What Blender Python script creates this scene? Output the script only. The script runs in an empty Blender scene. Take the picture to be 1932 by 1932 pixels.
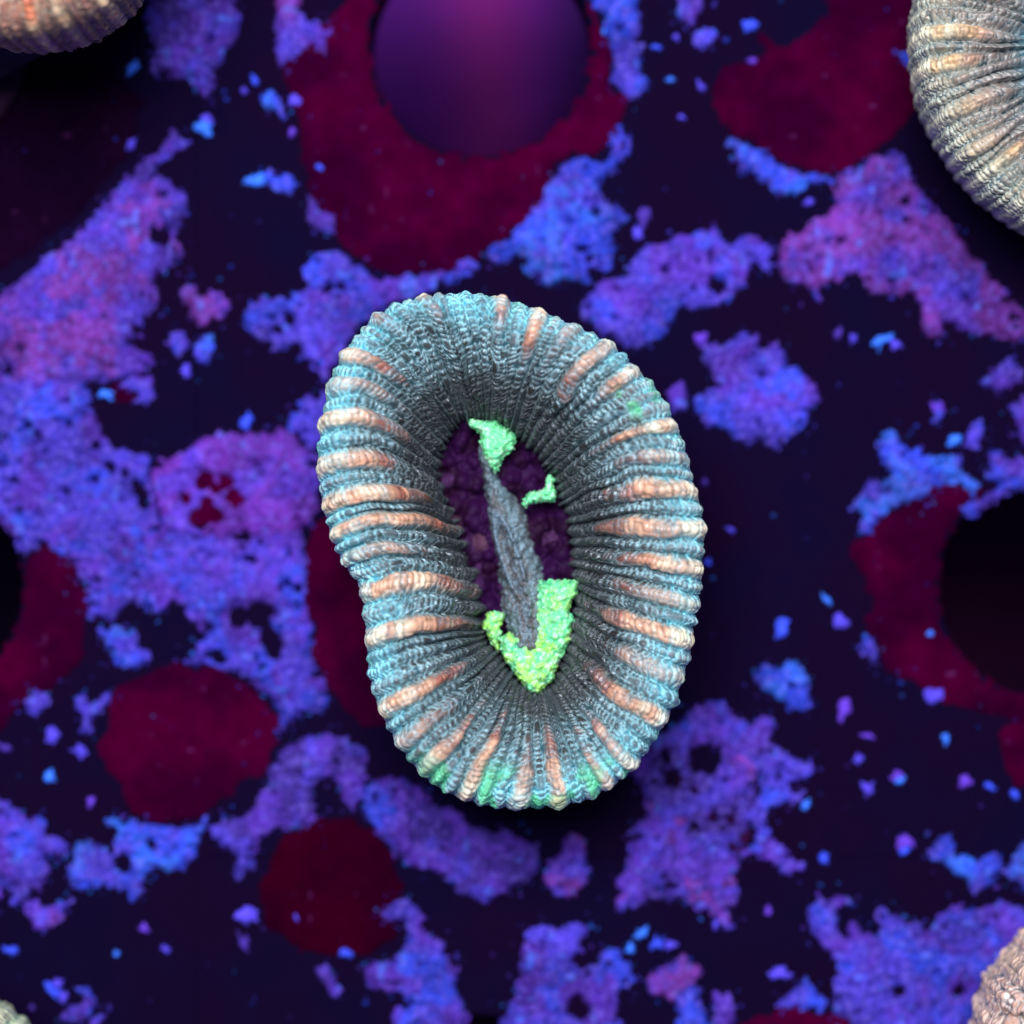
import bpy, math, random
import numpy as np

# ------------------------------------------------------------------ camera, world, lamp, exposure
# one unit = 1 cm
scene = bpy.context.scene
scene.unit_settings.system = 'METRIC'
scene.unit_settings.scale_length = 0.01
H = 22.0                      # camera height above the rack
K = 9.072 / 1932.0            # cm per sheet unit on the rack surface (sheet: 1932 units across, origin top-left)

cam_d = bpy.data.cameras.new('camera')
cam = bpy.data.objects.new('camera', cam_d)
scene.collection.objects.link(cam)
cam.location = (0, 0, H)
cam_d.sensor_width = 36.0
cam_d.lens = 36.0 * H / 9.072
cam_d.clip_start = 0.1
cam_d.clip_end = 500.0
cam_d.dof.use_dof = True
cam_d.dof.focus_distance = H - 1.65
cam_d.dof.aperture_fstop = 0.098
scene.camera = cam

world = bpy.data.worlds.new('World')
scene.world = world
world.use_nodes = True
bg = world.node_tree.nodes['Background']
bg.inputs[0].default_value = (0.16, 0.14, 0.42, 1)
bg.inputs[1].default_value = 0.42

lamp_d = bpy.data.lights.new('aquarium_lamp', 'AREA')
lamp_d.shape = 'RECTANGLE'
lamp_d.size = 21.0
lamp_d.size_y = 16.0
lamp_d.energy = 29000.0
lamp_d.color = (0.83, 0.90, 1.0)
lamp = bpy.data.objects.new('aquarium_lamp', lamp_d)
scene.collection.objects.link(lamp)
lamp.location = (-2.5, 11.0, 37.0)
lamp.rotation_euler = (-math.atan2(11.0, 37.0), math.atan2(-2.5, 40.0), 0)

vs = scene.view_settings
vs.view_transform = 'Standard'
vs.look = 'None'
vs.exposure = 0.0
vs.gamma = 1.0
vs.use_curve_mapping = False

# ------------------------------------------------------------------ helpers
rng = np.random.RandomState(7)
PERM = rng.permutation(4096)
RND = rng.rand(4096)

def hsh(ix, iy, seed=0):
    a = PERM[(ix.astype(np.int64) + 131 * seed) & 4095]
    return RND[PERM[(a + iy.astype(np.int64) * 17 + seed) & 4095]]

def vnoise(x, y, seed=0):
    x = np.asarray(x, float); y = np.asarray(y, float)
    ix = np.floor(x); iy = np.floor(y)
    fx = x - ix; fy = y - iy
    fx = fx * fx * fx * (fx * (fx * 6 - 15) + 10); fy = fy * fy * fy * (fy * (fy * 6 - 15) + 10)
    a = hsh(ix, iy, seed); b = hsh(ix + 1, iy, seed); c = hsh(ix, iy + 1, seed); d = hsh(ix + 1, iy + 1, seed)
    return (a * (1 - fx) + b * fx) * (1 - fy) + (c * (1 - fx) + d * fx) * fy

def fbm(x, y, seed=0, o=4, g=0.5):
    s = 0; a = 1; t = 0
    for k in range(o):
        s = s + a * (vnoise(x * 2 ** k + 7.3 * k, y * 2 ** k - 3.1 * k, seed + 11 * k)); t += a; a *= g
    return s / t                                   # 0..1

def lin(c):
    c = np.asarray(c, float) / 255.0
    return np.where(c <= 0.04045, c / 12.92, ((c + 0.055) / 1.055) ** 2.4)

def sstep(a, b, x):
    t = np.clip((x - a) / (b - a), 0, 1)
    return t * t * (3 - 2 * t)

def mix(a, b, t):
    t = np.asarray(t)[..., None]
    return a * (1 - t) + b * t

def new_mesh(name, verts, faces, mat, parent=None, cols=None, normals=None, smooth=True):
    me = bpy.data.meshes.new(name)
    faces = np.asarray(faces, np.int32)
    me.vertices.add(len(verts)); me.vertices.foreach_set('co', np.asarray(verts, np.float32).ravel())
    n = faces.shape[1]
    me.loops.add(faces.size); me.loops.foreach_set('vertex_index', faces.ravel())
    me.polygons.add(len(faces))
    me.polygons.foreach_set('loop_start', np.arange(0, faces.size, n, dtype=np.int32))
    me.polygons.foreach_set('use_smooth', np.full(len(faces), smooth))
    me.update(calc_edges=True)
    me.validate()
    if cols is not None:
        at = me.color_attributes.new('tint', 'FLOAT_COLOR', 'POINT')
        c4 = np.ones((len(verts), 4), np.float32); c4[:, :3] = cols
        at.data.foreach_set('color', c4.ravel())
    if normals is not None:
        me.normals_split_custom_set_from_vertices(np.asarray(normals, np.float32).tolist())
    me.materials.append(mat)
    ob = bpy.data.objects.new(name, me)
    scene.collection.objects.link(ob)
    if parent: ob.parent = parent
    return ob

def empty(name, loc=(0, 0, 0)):
    o = bpy.data.objects.new(name, None)
    o.empty_display_size = 0.3
    o.location = loc
    scene.collection.objects.link(o)
    return o

def tag(o, label=None, cat=None, group=None, kind=None):
    if label: o['label'] = label
    if cat: o['category'] = cat
    if group: o['group'] = group
    if kind: o['kind'] = kind
    return o

# ------------------------------------------------------------------ materials
def tint_mat(name, rough, spec, bump=0.0, bscale=60, sheen=0.0, sheen_tint=(0.6, 0.9, 1, 1), sss=0.0, mott=0.0, glow=0.0, mscale=35):
    m = bpy.data.materials.new(name); m.use_nodes = True
    nt = m.node_tree; p = nt.nodes['Principled BSDF']
    at = nt.nodes.new('ShaderNodeAttribute'); at.attribute_name = 'tint'
    col = at.outputs['Color']
    tc = nt.nodes.new('ShaderNodeTexCoord')
    if mott:
        nz = nt.nodes.new('ShaderNodeTexNoise'); nz.inputs['Scale'].default_value = mscale; nz.inputs['Detail'].default_value = 5
        nt.links.new(tc.outputs['Object'], nz.inputs['Vector'])
        mr = nt.nodes.new('ShaderNodeMapRange'); mr.inputs[1].default_value = 0.3; mr.inputs[2].default_value = 0.7
        mr.inputs[3].default_value = 1 - mott; mr.inputs[4].default_value = 1 + mott
        nt.links.new(nz.outputs['Fac'], mr.inputs[0])
        mu = nt.nodes.new('ShaderNodeMix'); mu.data_type = 'RGBA'; mu.blend_type = 'MULTIPLY'; mu.inputs[0].default_value = 1
        nt.links.new(col, mu.inputs[6]); nt.links.new(mr.outputs[0], mu.inputs[7])
        col = mu.outputs[2]
    nt.links.new(col, p.inputs['Base Color'])
    p.inputs['Roughness'].default_value = rough
    p.inputs['Specular IOR Level'].default_value = spec
    if sheen:
        p.inputs['Sheen Weight'].default_value = sheen; p.inputs['Sheen Tint'].default_value = sheen_tint
        p.inputs['Sheen Roughness'].default_value = 0.35
    if sss:
        p.inputs['Subsurface Weight'].default_value = sss; p.inputs['Subsurface Radius'].default_value = (1, 1, 1)
        p.inputs['Subsurface Scale'].default_value = 0.03
    if glow:                                       # fluorescing tissue really gives off light
        nt.links.new(col, p.inputs['Emission Color']); p.inputs['Emission Strength'].default_value = glow
    if bump:
        nb = nt.nodes.new('ShaderNodeTexNoise'); nb.inputs['Scale'].default_value = bscale; nb.inputs['Detail'].default_value = 4
        bn = nt.nodes.new('ShaderNodeBump'); bn.inputs['Strength'].default_value = bump; bn.inputs['Distance'].default_value = 0.02
        nt.links.new(tc.outputs['Object'], nb.inputs['Vector'])
        nt.links.new(nb.outputs['Fac'], bn.inputs['Height']); nt.links.new(bn.outputs['Normal'], p.inputs['Normal'])
    return m

M_TISSUE = tint_mat('coral_tissue', 0.30, 0.5, bump=0.2, bscale=40, sheen=0.12, mott=0.16)
M_SKEL = tint_mat('coral_skeleton', 0.8, 0.2, bump=0.4, bscale=20)
M_MOUTH = tint_mat('mouth_tissue', 0.6, 0.08, bump=0.1, bscale=25, mott=0.15, mscale=14)
M_FOLD = tint_mat('folded_tissue', 0.5, 0.25, bump=0.3, bscale=42, mott=0.28, mscale=38)
M_GREEN = tint_mat('fluorescent_green_tissue', 0.35, 0.4, bump=0.2, bscale=25, mott=0.12, glow=0.12, mscale=22)
M_CRUST = tint_mat('coralline_crust', 0.8, 0.04, bump=0.2, bscale=18, mott=0.2, mscale=16)
M_FILM = tint_mat('red_algae_or_shade_film', 0.8, 0.0, bump=0.2, bscale=14, mott=0.16, mscale=6)

def rack_mat():
    m = bpy.data.materials.new('dark_acrylic'); m.use_nodes = True
    nt = m.node_tree; p = nt.nodes['Principled BSDF']
    tc = nt.nodes.new('ShaderNodeTexCoord')
    n1 = nt.nodes.new('ShaderNodeTexNoise'); n1.inputs['Scale'].default_value = 0.9; n1.inputs['Detail'].default_value = 6
    r1 = nt.nodes.new('ShaderNodeValToRGB')
    r1.color_ramp.elements[0].position = 0.35; r1.color_ramp.elements[0].color = (0.0042, 0.0024, 0.0165, 1)
    r1.color_ramp.elements[1].position = 0.70; r1.color_ramp.elements[1].color = (0.0070, 0.0018, 0.0130, 1)
    nt.links.new(tc.outputs['Object'], n1.inputs['Vector']); nt.links.new(n1.outputs['Fac'], r1.inputs['Fac'])
    nt.links.new(r1.outputs['Color'], p.inputs['Base Color'])
    p.inputs['Roughness'].default_value = 0.6; p.inputs['Specular IOR Level'].default_value = 0.0
    n2 = nt.nodes.new('ShaderNodeTexNoise'); n2.inputs['Scale'].default_value = 25; n2.inputs['Detail'].default_value = 5
    bn = nt.nodes.new('ShaderNodeBump'); bn.inputs['Strength'].default_value = 0.35; bn.inputs['Distance'].default_value = 0.03
    nt.links.new(tc.outputs['Object'], n2.inputs['Vector']); nt.links.new(n2.outputs['Fac'], bn.inputs['Height'])
    nt.links.new(bn.outputs['Normal'], p.inputs['Normal'])
    return m

def floor_mat():
    m = bpy.data.materials.new('encrusted_floor'); m.use_nodes = True
    nt = m.node_tree; p = nt.nodes['Principled BSDF']
    tc = nt.nodes.new('ShaderNodeTexCoord')
    n1 = nt.nodes.new('ShaderNodeTexNoise'); n1.inputs['Scale'].default_value = 0.32; n1.inputs['Detail'].default_value = 3
    r = nt.nodes.new('ShaderNodeValToRGB'); e = r.color_ramp.elements
    e[0].position = 0.36; e[0].color = (0.010, 0.003, 0.022, 1)
    e[1].position = 0.62; e[1].color = (0.05, 0.005, 0.035, 1)
    x = e.new(0.48); x.color = (0.022, 0.004, 0.03, 1)
    nt.links.new(tc.outputs['Object'], n1.inputs['Vector']); nt.links.new(n1.outputs['Fac'], r.inputs['Fac'])
    nt.links.new(r.outputs['Color'], p.inputs['Base Color'])
    p.inputs['Roughness'].default_value = 0.85; p.inputs['Specular IOR Level'].default_value = 0.1
    return m

# ------------------------------------------------------------------ the setting: rack with a grid of round holes, tank floor below
M_RACK = rack_mat()
def P(x, y, z=0.0):                                # sheet units -> world, seen at height z
    s = K * (H - z) / H
    return (np.asarray(x, float) - 966) * s, (966 - np.asarray(y, float)) * s

def build_rack():
    colx = [-1238, -166, 907, 1979, 3051]; rowy = [86, 1106, 2125, 3145]
    hr = 207 * K; th = 0.55; bev = 0.05
    n = 96
    V = []; Fc = []
    for cx in colx:
        for cy in rowy:
            x0, y0 = P(cx, cy)
            hx = 536 * K; hy = 510 * K
            up = hy - (0.05 if cy == rowy[0] else 0.0)
            q4 = np.linspace(0, 1, n // 4, endpoint=False)
            sqx = np.concatenate([hx + 0 * q4, hx - 2 * hx * q4, -hx + 0 * q4, -hx + 2 * hx * q4])
            sqy = np.concatenate([-hy + (up + hy) * q4, up + 0 * q4, up - (up + hy) * q4, -hy + 0 * q4])
            a = np.arctan2(sqy, sqx)
            c, s = np.cos(a), np.sin(a)
            t = np.hypot(sqx, sqy)
            rings = [(t * c, t * s, -th), (t * c, t * s, 0.0), (hr + bev * 3 + 0 * c, None, 0.0), (hr + bev, None, 0.0), (hr + bev * .3, None, -bev * .3),
                     (hr, None, -bev), (hr, None, -th + bev), (hr + bev, None, -th), None]
            base = len(V)
            rr = []
            for q in rings:
                if q is None: continue
                X, Y, Z = q
                if Y is None:
                    X, Y = X * c, X * s
                rr.append(np.stack([x0 + X, y0 + Y, np.full(n, Z)], 1))
            # top: outer->hole ; bottom back to the outer edge
            seq = rr[1:] + [rr[0]]
            for r_ in seq: V.extend(r_.tolist())
            for k in range(len(seq) - 1):
                for i in range(n):
                    j = (i + 1) % n
                    Fc.append((base + k * n + i, base + k * n + j, base + (k + 1) * n + j, base + (k + 1) * n + i))
    x0, y0 = P(colx[0] - 536, rowy[0] - 510); x1, y1 = P(colx[-1] + 536, rowy[-1] + 510); y0 = y0 - 0.05
    for (ax, ay), (bx, by) in (((x0, y0), (x1, y0)), ((x1, y0), (x1, y1)), ((x1, y1), (x0, y1)), ((x0, y1), (x0, y0))):
        b = len(V); V += [(ax, ay, 0), (bx, by, 0), (bx, by, -th), (ax, ay, -th)]; Fc.append((b, b + 1, b + 2, b + 3))
    ob = new_mesh('rack_panel', V, Fc, M_RACK, smooth=False)
    tag(ob, 'dark indigo rack panel with round holes under the corals', kind='structure')
    return ob
build_rack()

fv = []; ff = []
nf = 70
xs = np.linspace(-40, 40, nf); ys = np.linspace(-40, 40, nf)
X, Y = np.meshgrid(xs, ys)
Z = -9.5 + 0.9 * (fbm(X * 0.3, Y * 0.3, 5) - 0.5)
idx = np.arange(nf * nf).reshape(nf, nf)
tag(new_mesh('tank_floor', np.stack([X.ravel(), Y.ravel(), Z.ravel()], 1),
         np.stack([idx[:-1, :-1].ravel(), idx[:-1, 1:].ravel(), idx[1:, 1:].ravel(), idx[1:, :-1].ravel()], 1), floor_mat()),
    'purple encrusted tank floor below the rack', kind='structure')

# ------------------------------------------------------------------ raised growths as height fields over a traced outline
def poly_sdf(px, py, poly):
    poly = np.asarray(poly, float)
    d2 = np.full(px.shape, 1e18); inside = np.zeros(px.shape, bool)
    for (ax, ay), (bx, by) in zip(poly, np.roll(poly, -1, 0)):
        ex, ey = bx - ax, by - ay
        t = np.clip(((px - ax) * ex + (py - ay) * ey) / max(ex * ex + ey * ey, 1e-12), 0, 1)
        d2 = np.minimum(d2, (px - ax - t * ex) ** 2 + (py - ay - t * ey) ** 2)
        if ay != by:
            cross = ((ay > py) != (by > py)) & (px < ex * (py - ay) / (by - ay) + ax)
            inside ^= cross
    return np.where(inside, 1, -1) * np.sqrt(d2)   # sheet units, + inside

def largest(mask):
    # keep the biggest connected region of a boolean grid
    lab = np.where(mask, np.arange(1, mask.size + 1).reshape(mask.shape), 0)
    while True:
        new = lab.copy()
        for ax in (0, 1):
            for sh in (1, -1):
                r = np.roll(new, sh, ax)
                if ax == 0: r[0 if sh == 1 else -1, :] = 0
                else: r[:, 0 if sh == 1 else -1] = 0
                new = np.where(mask, np.maximum(new, r), 0)
        # running maximum along rows and columns speeds the flood
        for _ in range(3):
            for A in (new, new.T):
                for rev in (False, True):
                    B = A[:, ::-1] if rev else A
                    for i in range(1, B.shape[1]):
                        B[:, i] = np.where(B[:, i] > 0, np.maximum(B[:, i], B[:, i - 1]), 0)
        if np.array_equal(new, lab): break
        lab = new
    ids, cnt = np.unique(lab[lab > 0], return_counts=True)
    return lab == ids[np.argmax(cnt)] if len(ids) else mask

def growth(name, poly, mat, colf, z0=0.0, zref=0.0, th=0.08, edge=9.0, step=3.2, warp=(9, 6, 4, 0), wfreq=(0.022, 0.06, 0.15, 0.31),
           lump=0.35, lfreq=0.09, pore=0.0, holes=(), seed=0, zf=None, parent=None, keep=True):
    poly = np.asarray(poly, float)
    m = 26 if max(warp) > 3 else 10
    x0, y0 = poly.min(0) - m; x1, y1 = poly.max(0) + m
    gx = np.arange(x0, x1 + step, step); gy = np.arange(y0, y1 + step, step)
    px, py = np.meshgrid(gx, gy)
    sd = poly_sdf(px, py, poly)
    for a, f, k in zip(warp, wfreq, range(9)):
        sd = sd + a * 2 * (vnoise(px * f, py * f, seed + 3 * k + 1) - 0.5)
    for (hx, hy, hr) in holes:
        wob = min(hr * 0.5, 7.0) * (vnoise(px * 0.09, py * 0.09, seed + 40) - 0.5) * 2
        sd = np.minimum(sd, np.hypot(px - hx, py - hy) - hr + wob)
    if pore:
        pn = vnoise(px * 0.055, py * 0.055, seed + 60) * 0.6 + vnoise(px * 0.13, py * 0.13, seed + 61) * 0.4
        sd = np.minimum(sd, (0.88 - pore * 0.10 - pn) * 70)
    if keep:
        sd = np.where(largest(sd > 0) | (sd <= 0), sd, -4.0)
    ins = np.maximum(sd, 0)
    h = th * (ins / (ins + edge)) * 1.25
    lm = fbm(px * lfreq, py * lfreq, seed + 21, 4) - 0.5
    h = h * (1 + lump * 2 * lm) + np.where(sd > 0, 0, sd * th / edge)
    h = np.maximum(h, -0.03)
    ok = (sd > -3.0 * step)
    fok = ok[:-1, :-1] & ok[:-1, 1:] & ok[1:, 1:] & ok[1:, :-1] & ((sd[:-1, :-1] > -1.5 * step) | (sd[1:, 1:] > -1.5 * step))
    idx = np.arange(px.size).reshape(px.shape)
    faces = np.stack([idx[1:, :-1][fok], idx[1:, 1:][fok], idx[:-1, 1:][fok], idx[:-1, :-1][fok]], 1)
    if not len(faces): return None
    wx, wy = P(px, py, zref)
    wz = z0 + h + (zf(px, py) if zf is not None else 0)
    cols = colf(px, py, sd, h / th, seed).reshape(-1, 3)
    used = np.unique(faces); rem = np.full(px.size, -1); rem[used] = np.arange(len(used))
    v = np.stack([wx.ravel(), wy.ravel(), np.broadcast_to(wz, px.shape).ravel()], 1)[used]
    return new_mesh(name, v, rem[faces], mat, parent, cols[used])

# palettes of the crusts (algae pigments)
BLUE, VIO, PUR, MAG, DUL, BRI = lin((66, 86, 240)), lin((92, 74, 220)), lin((106, 62, 200)), lin((140, 64, 178)), lin((78, 52, 156)), lin((66, 126, 255))
PAL = {'r': (lin((136, 66, 206)), lin((122, 52, 180)), lin((106, 70, 220))), 'b': (BLUE, VIO, BRI), 'v': (VIO, PUR, BLUE), 'p': (PUR, MAG, VIO), 'm': (MAG, PUR, VIO), 'd': (DUL, PUR, VIO)}
def crust_col(pal):
    A, B, C = PAL[pal]
    def f(px, py, sd, hr, seed):
        n1 = fbm(px * 0.016, py * 0.016, seed + 70, 3); n2 = fbm(px * 0.022, py * 0.022, seed + 80, 3)
        c = mix(np.broadcast_to(A, px.shape + (3,)), B, sstep(0.42, 0.66, n1))
        c = mix(c, C, sstep(0.50, 0.72, n2) * 0.85)
        n3 = fbm(px * 0.10, py * 0.10, seed + 90, 3)
        c = c * (0.72 + 0.52 * n3)[..., None] * (0.42 + 0.75 * fbm(px * 0.012, py * 0.012, seed + 91, 2))[..., None]
        n4 = vnoise(px * 0.075, py * 0.075, seed + 95) * 0.5 + vnoise(px * 0.17, py * 0.17, seed + 96) * 0.5
        c = mix(c, lin((44, 20, 84)), sstep(0.66, 0.80, n4) * 0.45)          # small dark pits
        n5 = vnoise(px * 0.05, py * 0.05, seed + 97)
        c = mix(c, lin((86, 130, 255)), sstep(0.86, 0.96, n5) * 0.5)
        n6 = fbm(px * 0.14 + 31, py * 0.14, seed + 98, 3)
        c = mix(c, lin((138, 112, 240)), sstep(0.56, 0.74, n6) * 0.40)
        return c * 0.69
    return f
def film_col(c1, c2):
    def f(px, py, sd, hr, seed):
        n = fbm(px * 0.008, py * 0.008, seed + 70, 4)
        c = mix(np.broadcast_to(lin(c1), px.shape + (3,)), lin(c2), sstep(0.3, 0.7, n)) * 0.86
        sp = vnoise(px * 0.07, py * 0.07, seed + 99)
        return mix(c, lin((110, 50, 110)), sstep(0.95, 1.0, sp) * 0.35)
    return f

def T(off, pts):
    return [(off[0] + x / 3.0, off[1] + y / 3.0) for x, y in pts]
C1, C2, C3, C4, C6, C7, C8, C9 = (0, 0), (644, 0), (1288, 0), (0, 644), (1288, 644), (0, 1288), (644, 1288), (1288, 1288)

HOLES = [(907, 86, 207), (1979, 1106, 207), (-166, 1106, 207)]
RED = [
 ([(530,110),(535,160),(560,230),(570,300),(590,360),(610,410),(640,460),(690,500),(740,522),(800,510),(860,505),(900,480),(960,440),(1010,400),(1040,350),(1050,310),(1080,295),(1120,300),(1150,270),(1185,215),(1185,175),(1155,170),(1150,120),(1140,60),(1120,0),(1100,-80),(700,-80),(620,40),(560,80)],
  'large dark red algae film around the purple-lit hole'),
 ([(1428,40),(1421,77),(1448,93),(1415,127),(1368,127),(1348,150),(1345,187),(1355,227),(1381,257),(1438,283),(1488,313),(1568,328),(1608,317),(1648,293),(1688,267),(1720,230),(1740,150),(1715,-30),(1540,-30),(1560,25),(1520,67),(1468,85)],
  'dark red algae film beside the cream-ridged coral in the top corner'),
 ([(1758,914),(1755,934),(1718,934),(1688,957),(1658,977),(1635,1007),(1608,1034),(1615,1067),(1641,1087),(1638,1121),(1648,1144),(1635,1164),(1638,1191),(1658,1224),(1671,1254),(1715,1287),(1760,1310),(1840,1345),(1940,1370),(2030,1330),(2030,950),(1830,920),(1800,908)],
  'dark red algae film rimming the black hole at the right edge'),
 ([(1878,1381),(1895,1360),(1960,1355),(1975,1500),(1915,1480),(1890,1430)], 'small red algae film cut by the right edge, below the black hole'),
 ([(45,1064),(70,1037),(90,1025),(110,1044),(140,1074),(150,1100),(166,1144),(160,1170),(160,1210),(155,1254),(130,1285),(90,1300),(40,1330),(-10,1390),(-80,1400),(-80,1010),(20,1050)],
  'dark red algae film beside the black hole at the left edge'),
 ([(270,1265),(330,1252),(400,1258),(460,1280),(510,1320),(528,1360),(525,1400),(500,1450),(450,1480),(425,1510),(380,1545),(330,1557),(280,1555),(245,1535),(225,1490),(195,1455),(192,1400),(205,1360),(205,1330),(220,1295)],
  'round wine-red algae film lower left of the central coral'),
 ([(540,1570),(600,1545),(660,1545),(710,1560),(745,1610),(755,1690),(745,1760),(690,1800),(610,1805),(540,1790),(505,1740),(495,1660),(510,1610)],
  'very dark round red algae film below the central coral'),
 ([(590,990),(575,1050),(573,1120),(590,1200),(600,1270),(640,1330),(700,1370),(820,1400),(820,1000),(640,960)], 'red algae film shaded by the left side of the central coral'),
 ([(1390,1960),(1420,1918),(1480,1900),(1550,1905),(1620,1925),(1650,1950),(1650,2010),(1390,2010)], 'red algae film cut off by the bottom edge'),
 ([(207,740),(225,715),(245,725),(258,755),(235,770),(212,765)], 'tiny red algae film under the large magenta crust'),
 ([(1280,1470),(1330,1470),(1385,1530),(1415,1580),(1395,1610),(1340,1570),(1295,1545)], 'brownish red algae film framed by blue crust'),
 ([(340,900),(400,885),(470,900),(475,960),(440,995),(350,990)], 'dark red algae film showing through the magenta rosette crust'),
 ([(-60,140),(80,120),(200,130),(270,190),(240,300),(150,400),(60,480),(-60,520)], 'very dark maroon sheet painted as the shade below the top left coral'),  # added sheet, no algae: the corner coral's shadow put into colour
]
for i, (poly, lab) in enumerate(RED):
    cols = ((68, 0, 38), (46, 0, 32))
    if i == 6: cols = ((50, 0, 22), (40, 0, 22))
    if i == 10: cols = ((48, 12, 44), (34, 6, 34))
    if i == 12: cols = ((24, 4, 28), (18, 3, 24))  # dark tone of the painted shadow sheet
    ob = growth('red_algae_or_shade_film', poly, M_FILM, film_col(*cols), th=0.022, edge=5, step=3.4, warp=(9, 5, 4, 2), lump=0.3, lfreq=0.05, holes=[(a, b, r + 8) for a, b, r in HOLES], seed=300 + 7 * i)
    # round the rack holes the film ends at the bevel
    tag(ob, lab, 'algae patch', 'dark red algae films on the rack')

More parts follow.
